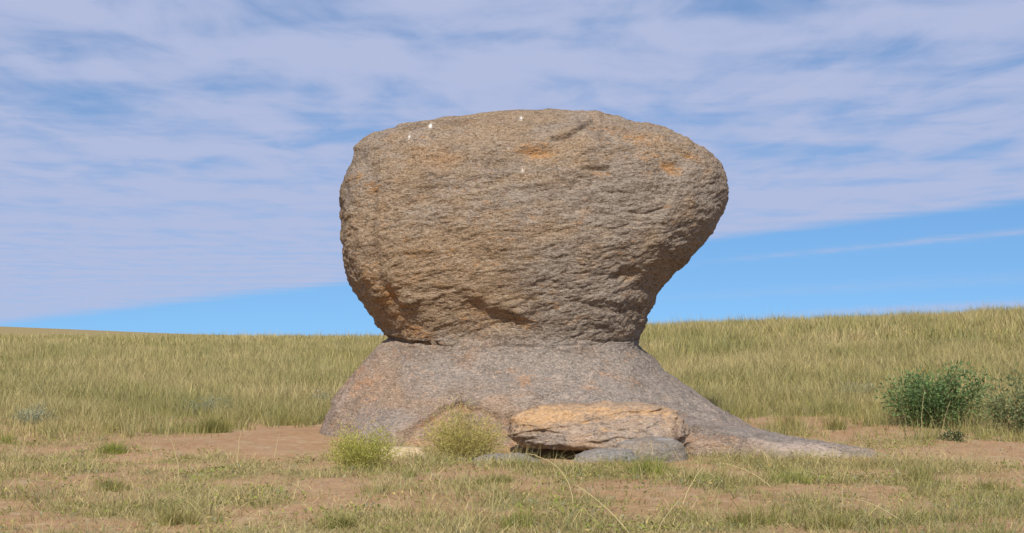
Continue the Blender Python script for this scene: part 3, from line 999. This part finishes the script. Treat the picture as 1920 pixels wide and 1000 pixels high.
def shrub(name, px, py, wpx, hpx, label, cat, colour, nstem, nleaf, leaf, lw, group=None, stemcol=(0.16, 0.12, 0.06),
          dome=0.7, twig=0.06, var=0.35, lumps=None, ragged=0.55):
    """leafy plant: an Empty at its foot with stems and foliage"""
    g = ground_at(px, py)
    s = g[1] / FPX
    Wd, H = wpx * s / 2, hpx * s
    root = link(name, None)
    root.location = g
    tag(root, label, cat, group)
    SV, SF, off = [], [], 0
    pos, dr = [], []
    for i in range(nstem):
        a = RNG.uniform(0, 2 * math.pi)
        q = math.sqrt(RNG.uniform(0, 1))
        ex, ey = q * Wd * math.cos(a), q * Wd * 0.8 * math.sin(a)
        hh = H * (1 - dome * q * q) * RNG.uniform(ragged, 1.05)
        if lumps is not None:
            hh *= np.interp(ex / Wd, *lumps)
        p0 = np.array([ex * 0.25, ey * 0.25, -0.03])
        p3 = np.array([ex, ey, hh])
        mid = (p0 + p3) / 2 + RNG.normal(0, 0.05, 3) * H + np.array([-ex, -ey, 0]) * 0.12
        t = np.linspace(0, 1, 7)[:, None]
        path = (1 - t) ** 2 * p0 + 2 * t * (1 - t) * mid + t * t * p3
        v, f = tube_pts(path, max(0.0022, 0.006 * H), 0.0012, 4)
        SV.append(v); SF.append(f + off); off += len(v)
        k = nleaf // nstem
        tt = RNG.uniform(0.12, 1.0, k) ** 0.75
        ii = np.clip((tt * 6).astype(int), 0, 5); fr = (tt * 6 - ii)[:, None]
        c = path[ii] * (1 - fr) + path[ii + 1] * fr
        off_ = RNG.normal(0, 1, (k, 3)) * twig
        pos.append(c + off_)
        tang = path[ii + 1] - path[ii]
        tang /= np.linalg.norm(tang, axis=1, keepdims=True)
        dr.append(off_ / twig * 0.6 + tang * 0.6 + RNG.normal(0, 0.4, (k, 3)))
    pos, dr = np.concatenate(pos), np.concatenate(dr)
    pos[:, 2] = np.maximum(pos[:, 2], 0.004)
    n = len(pos)
    colour = np.asarray(colour, float)
    cc = colour * RNG.uniform(1 - var, 1 + var, (n, 1)) + RNG.normal(0, 0.008, (n, 3))
    yel = RNG.uniform(0, 1, n) < 0.06
    cc[yel] = cc[yel] * 0.5 + STRAW * 0.4
    V, C, F = leaf_quads(pos, dr, leaf * RNG.uniform(0.6, 1.3, n), lw * RNG.uniform(0.7, 1.2, n), np.clip(cc, 0.01, 1))
    me = mesh_np('foliage', V, F, smooth=False); col_attr(me, 'tint', C)
    link('foliage', me, M_LEAF, root)
    v = np.concatenate(SV)
    me = mesh_np('stems', v, np.concatenate(SF)); col_attr(me, 'tint', np.tile(np.array(stemcol), (len(v), 1)))
    link('stems', me, M_STEM, root)
    return root


def tuft(px, py, wpx, hpx, label, n, green, group, width=0.0032, base=None, name='grass_tuft', lean=0.55):
    g = ground_at(px, py)
    s = g[1] / FPX
    Wd, H = wpx * s / 2, hpx * s
    a = RNG.uniform(0, 2 * math.pi, n)
    q = np.sqrt(RNG.uniform(0, 1, n))
    k = RNG.integers(0, max(3, n // 60), n)                       # little bunches
    bunch = np.clip(RNG.normal(0, 0.5, (n, 2)), -0.8, 0.8)[k]
    bx = Wd * (0.7 * bunch[:, 0] + 0.22 * q * np.cos(a)); by = Wd * 0.7 * (0.7 * bunch[:, 1] + 0.22 * q * np.sin(a))
    rr = np.hypot(bx, by / 0.7) / Wd
    h = H * RNG.uniform(0.25, 1.1, n) * (1 - 0.5 * np.minimum(rr, 1.3) ** 2) * RNG.uniform(0.55, 1.0, n)[k]
    c = grass_colours(n, np.full(n, green)) if base is None else np.asarray(base) * RNG.uniform(0.7, 1.3, (n, 1))
    z = terrain(g[0] + bx, g[1] + by) - g[2] - 0.01
    V, C, F = blades(np.stack([bx, by, z], 1), h, width * RNG.uniform(0.7, 1.3, n), np.abs(RNG.normal(lean, 0.25, n)),
                     a + RNG.normal(0, 0.4, n), c, c * 0.75 + STRAW * 0.25, 2)
    me = mesh_np(name, V, F, smooth=False); col_attr(me, 'tint', C)
    o = link(name, me, M_GRASS)
    o.location = g
    return tag(o, label, 'grass tuft', group)


DKG = (0.15, 0.225, 0.085)
G_SH = 'dark green shrubs at the edge of the grass'
shrub('leafy_shrub', 1757, 802, 205, 108, 'dark green leafy shrub standing whole on bare soil right of the rock', 'shrub', DKG, 40, 6500, 0.046, 0.019, G_SH,
      lumps=([-1, -.75, -.45, -.15, .1, .35, .7, 1], [.6, .8, .98, .8, .9, 1.2, .95, .8]), dome=0.15, twig=0.06, ragged=0.7)
shrub('leafy_shrub', 1908, 812, 140, 122, 'greyer green leafy shrub cut by the right edge of the picture', 'shrub', (0.20, 0.24, 0.11), 26, 2600, 0.044, 0.017, G_SH,
      dome=0.45, twig=0.05)
shrub('leafy_shrub', 1786, 827, 48, 20, 'tiny dark green seedling on the soil below the leafy shrub', 'shrub', (0.07, 0.115, 0.05), 9, 320, 0.03, 0.013, G_SH, dome=0.5, twig=0.02)
G_WE = 'feathery weeds against the foot of the rock'
shrub('feathery_weed', 866, 864, 172, 124, 'yellow green feathery weed in front of the middle of the rock base', 'weed', (0.46, 0.40, 0.13), 110, 9000, 0.024, 0.006, G_WE, (0.45, 0.38, 0.15), dome=0.6, twig=0.04, ragged=0.45)
shrub('feathery_weed', 678, 880, 150, 84, 'bright green bushy weed at the left foot of the rock', 'weed', (0.42, 0.41, 0.10), 100, 6500, 0.024, 0.006, G_WE, (0.4, 0.35, 0.12), dome=0.4, twig=0.04, ragged=0.4, lumps=([-1, -.5, 0, .5, 1], [.8, 1.05, .85, 1.05, .9]))
G_SA = 'grey green wormwood clumps in the grass'
SG = (0.30, 0.33, 0.23)
for (x, y, w, h, lab) in [(66, 797, 95, 36, 'blue grey wormwood clump near the left edge of the grass'),
                          (395, 778, 90, 34, 'blue grey wormwood clump above the bare soil left of the rock'),
                          (602, 760, 50, 26, 'small blue grey wormwood touching the left side of the rock base'),
                          (1610, 748, 75, 32, 'blue grey wormwood clump just left of the leafy shrub')]:
    shrub('wormwood_clump', x, y, w, h, lab, 'wormwood', SG, 26, 1500, 0.026, 0.009, G_SA, (0.2, 0.17, 0.1), dome=0.5, twig=0.03)
G_TU = 'grass tufts standing out from the plain'
for (x, y, w, h, n, gr, lab) in [
        (212, 850, 85, 42, 800, 1.15, 'bright green low tuft on bare soil at the left'),
        (408, 812, 110, 52, 1100, 0.85, 'mounded green tuft at the upper edge of the bare soil'),
        (545, 797, 130, 46, 520, 0.62, 'wide tuft behind the reddish soil left of the rock'),
        (15, 832, 50, 45, 260, 0.95, 'green tuft cut by the left edge of the picture'),
        (342, 862, 40, 26, 90, 0.8, 'tiny green tuft alone on the reddish soil'),
        (1480, 800, 85, 50, 420, 0.6, 'yellowish tuft behind the tail of the rock'),
        (1563, 806, 85, 56, 420, 0.65, 'upright tuft between the tail of the rock and the leafy shrub'),
        (1215, 893, 150, 66, 900, 0.95, 'green tuft in front of the pale rimmed stone'),
        (1480, 905, 150, 46, 560, 0.9, 'green tuft along the foot of the tail of the rock'),
        (1715, 902, 130, 52, 480, 0.85, 'green tuft past the tip of the tail of the rock'),
        (200, 918, 150, 40, 620, 0.8, 'spreading green tuft in the left foreground'),
        (920, 905, 110, 40, 380, 0.85, 'green tuft in front of the flat grey stone'),
        (770, 893, 90, 34, 300, 0.75, 'short tuft in front of the cream stone'),
        (330, 985, 120, 70, 420, 0.65, 'tall tuft in the lower left foreground'),
        (640, 990, 130, 60, 420, 0.8, 'tuft low in the foreground below the cream stone'),
        (985, 985, 120, 60, 420, 0.95, 'green tuft at the bottom below the orange slab'),
        (1395, 985, 180, 80, 560, 0.75, 'ragged tuft at the bottom right of centre'),
        (1560, 990, 140, 70, 460, 0.6, 'straw yellow tuft in the lower right foreground'),
        (1860, 920, 100, 50, 420, 0.7, 'tuft near the right edge below the bare soil')]:
    tuft(x, y, w, h, lab, n, gr, G_TU, base=BRIGHT if gr > 0.88 else None)

# long dry stalks: (foot pixel) (tip pixel) bend
G_DR = 'long dry grass stalks in the foreground'
for (bx, by, tx, ty, bend, lab) in [
        (1074, 966, 986, 852, 0.22, 'arched pale stalk curving up to the dark gap under the slab'),
        (1184, 1008, 1078, 912, 0.05, 'straight pale stalk leaning left at the bottom edge'),
        (1286, 908, 1262, 845, 0.06, 'short pale stalk in front of the pale rimmed stone'),
        (1280, 948, 1318, 878, 0.05, 'pale stalk leaning right below the tan rock lump'),
        (1230, 1004, 1278, 932, 0.05, 'pale stalk leaning right from the bottom edge'),
        (1448, 915, 1346, 868, 0.08, 'low pale stalk leaning far left below the tail of the rock'),
        (1410, 994, 1394, 912, 0.04, 'upright pale stalk in the bottom right tuft'),
        (1222, 890, 1221, 826, 0.03, 'thin upright yellow stalk before the orange slab'),
        (336, 905, 321, 822, 0.05, 'tall thin pale stalk crossing the soil at the left'),
        (446, 880, 452, 808, 0.04, 'thin upright stalk on the soil right of the mounded tuft'),
        (515, 860, 523, 816, 0.04, 'short stalk alone on the reddish soil'),
        (924, 965, 941, 866, 0.06, 'tall yellow stalk below the flat grey stone'),
        (1579, 945, 1580, 884, 0.03, 'upright stalk below the tip of the tail'),
        (1816, 832, 1811, 792, 0.04, 'pale stalk at the right foot of the leafy shrub'),
        (1729, 815, 1734, 732, 0.04, 'pale stalk standing before the left half of the leafy shrub'),
        (1766, 822, 1782, 752, 0.05, 'pale stalk leaning right before the leafy shrub'),
        (1700, 985, 1600, 935, 0.06, 'long low stalk leaning left in the lower right foreground'),
        (575, 930, 545, 905, 0.08, 'low grey stalk on the ground left of centre')]:
    g = ground_at(bx, min(by, 1030))
    D = g[1]
    tip = np.array([(tx - bx) / FPX * D, RNG.uniform(-0.05, 0.05), (by - ty) / FPX * D])
    t = np.linspace(0, 1, 12)[:, None]
    side = np.array([tip[2], 0, -tip[0]]) * bend * np.sign(-tip[0] + 1e-6)
    path = t * tip + side * (-4 * t * (1 - t)) * -1 + RNG.normal(0, 0.0015, (12, 3))
    path[0] = (0, 0, -0.015)
    v, f = tube_pts(path, 0.0027, 0.0013, 5)
    me = mesh_np('dry_stalk', v, f)
    col_attr(me, 'tint', np.tile(np.array([0.54, 0.45, 0.23]) * RNG.uniform(0.8, 1.1), (len(v), 1)))
    o = link('dry_stalk', me, M_STEM)
    o.location = g
    tag(o, lab, 'stalk', G_DR)
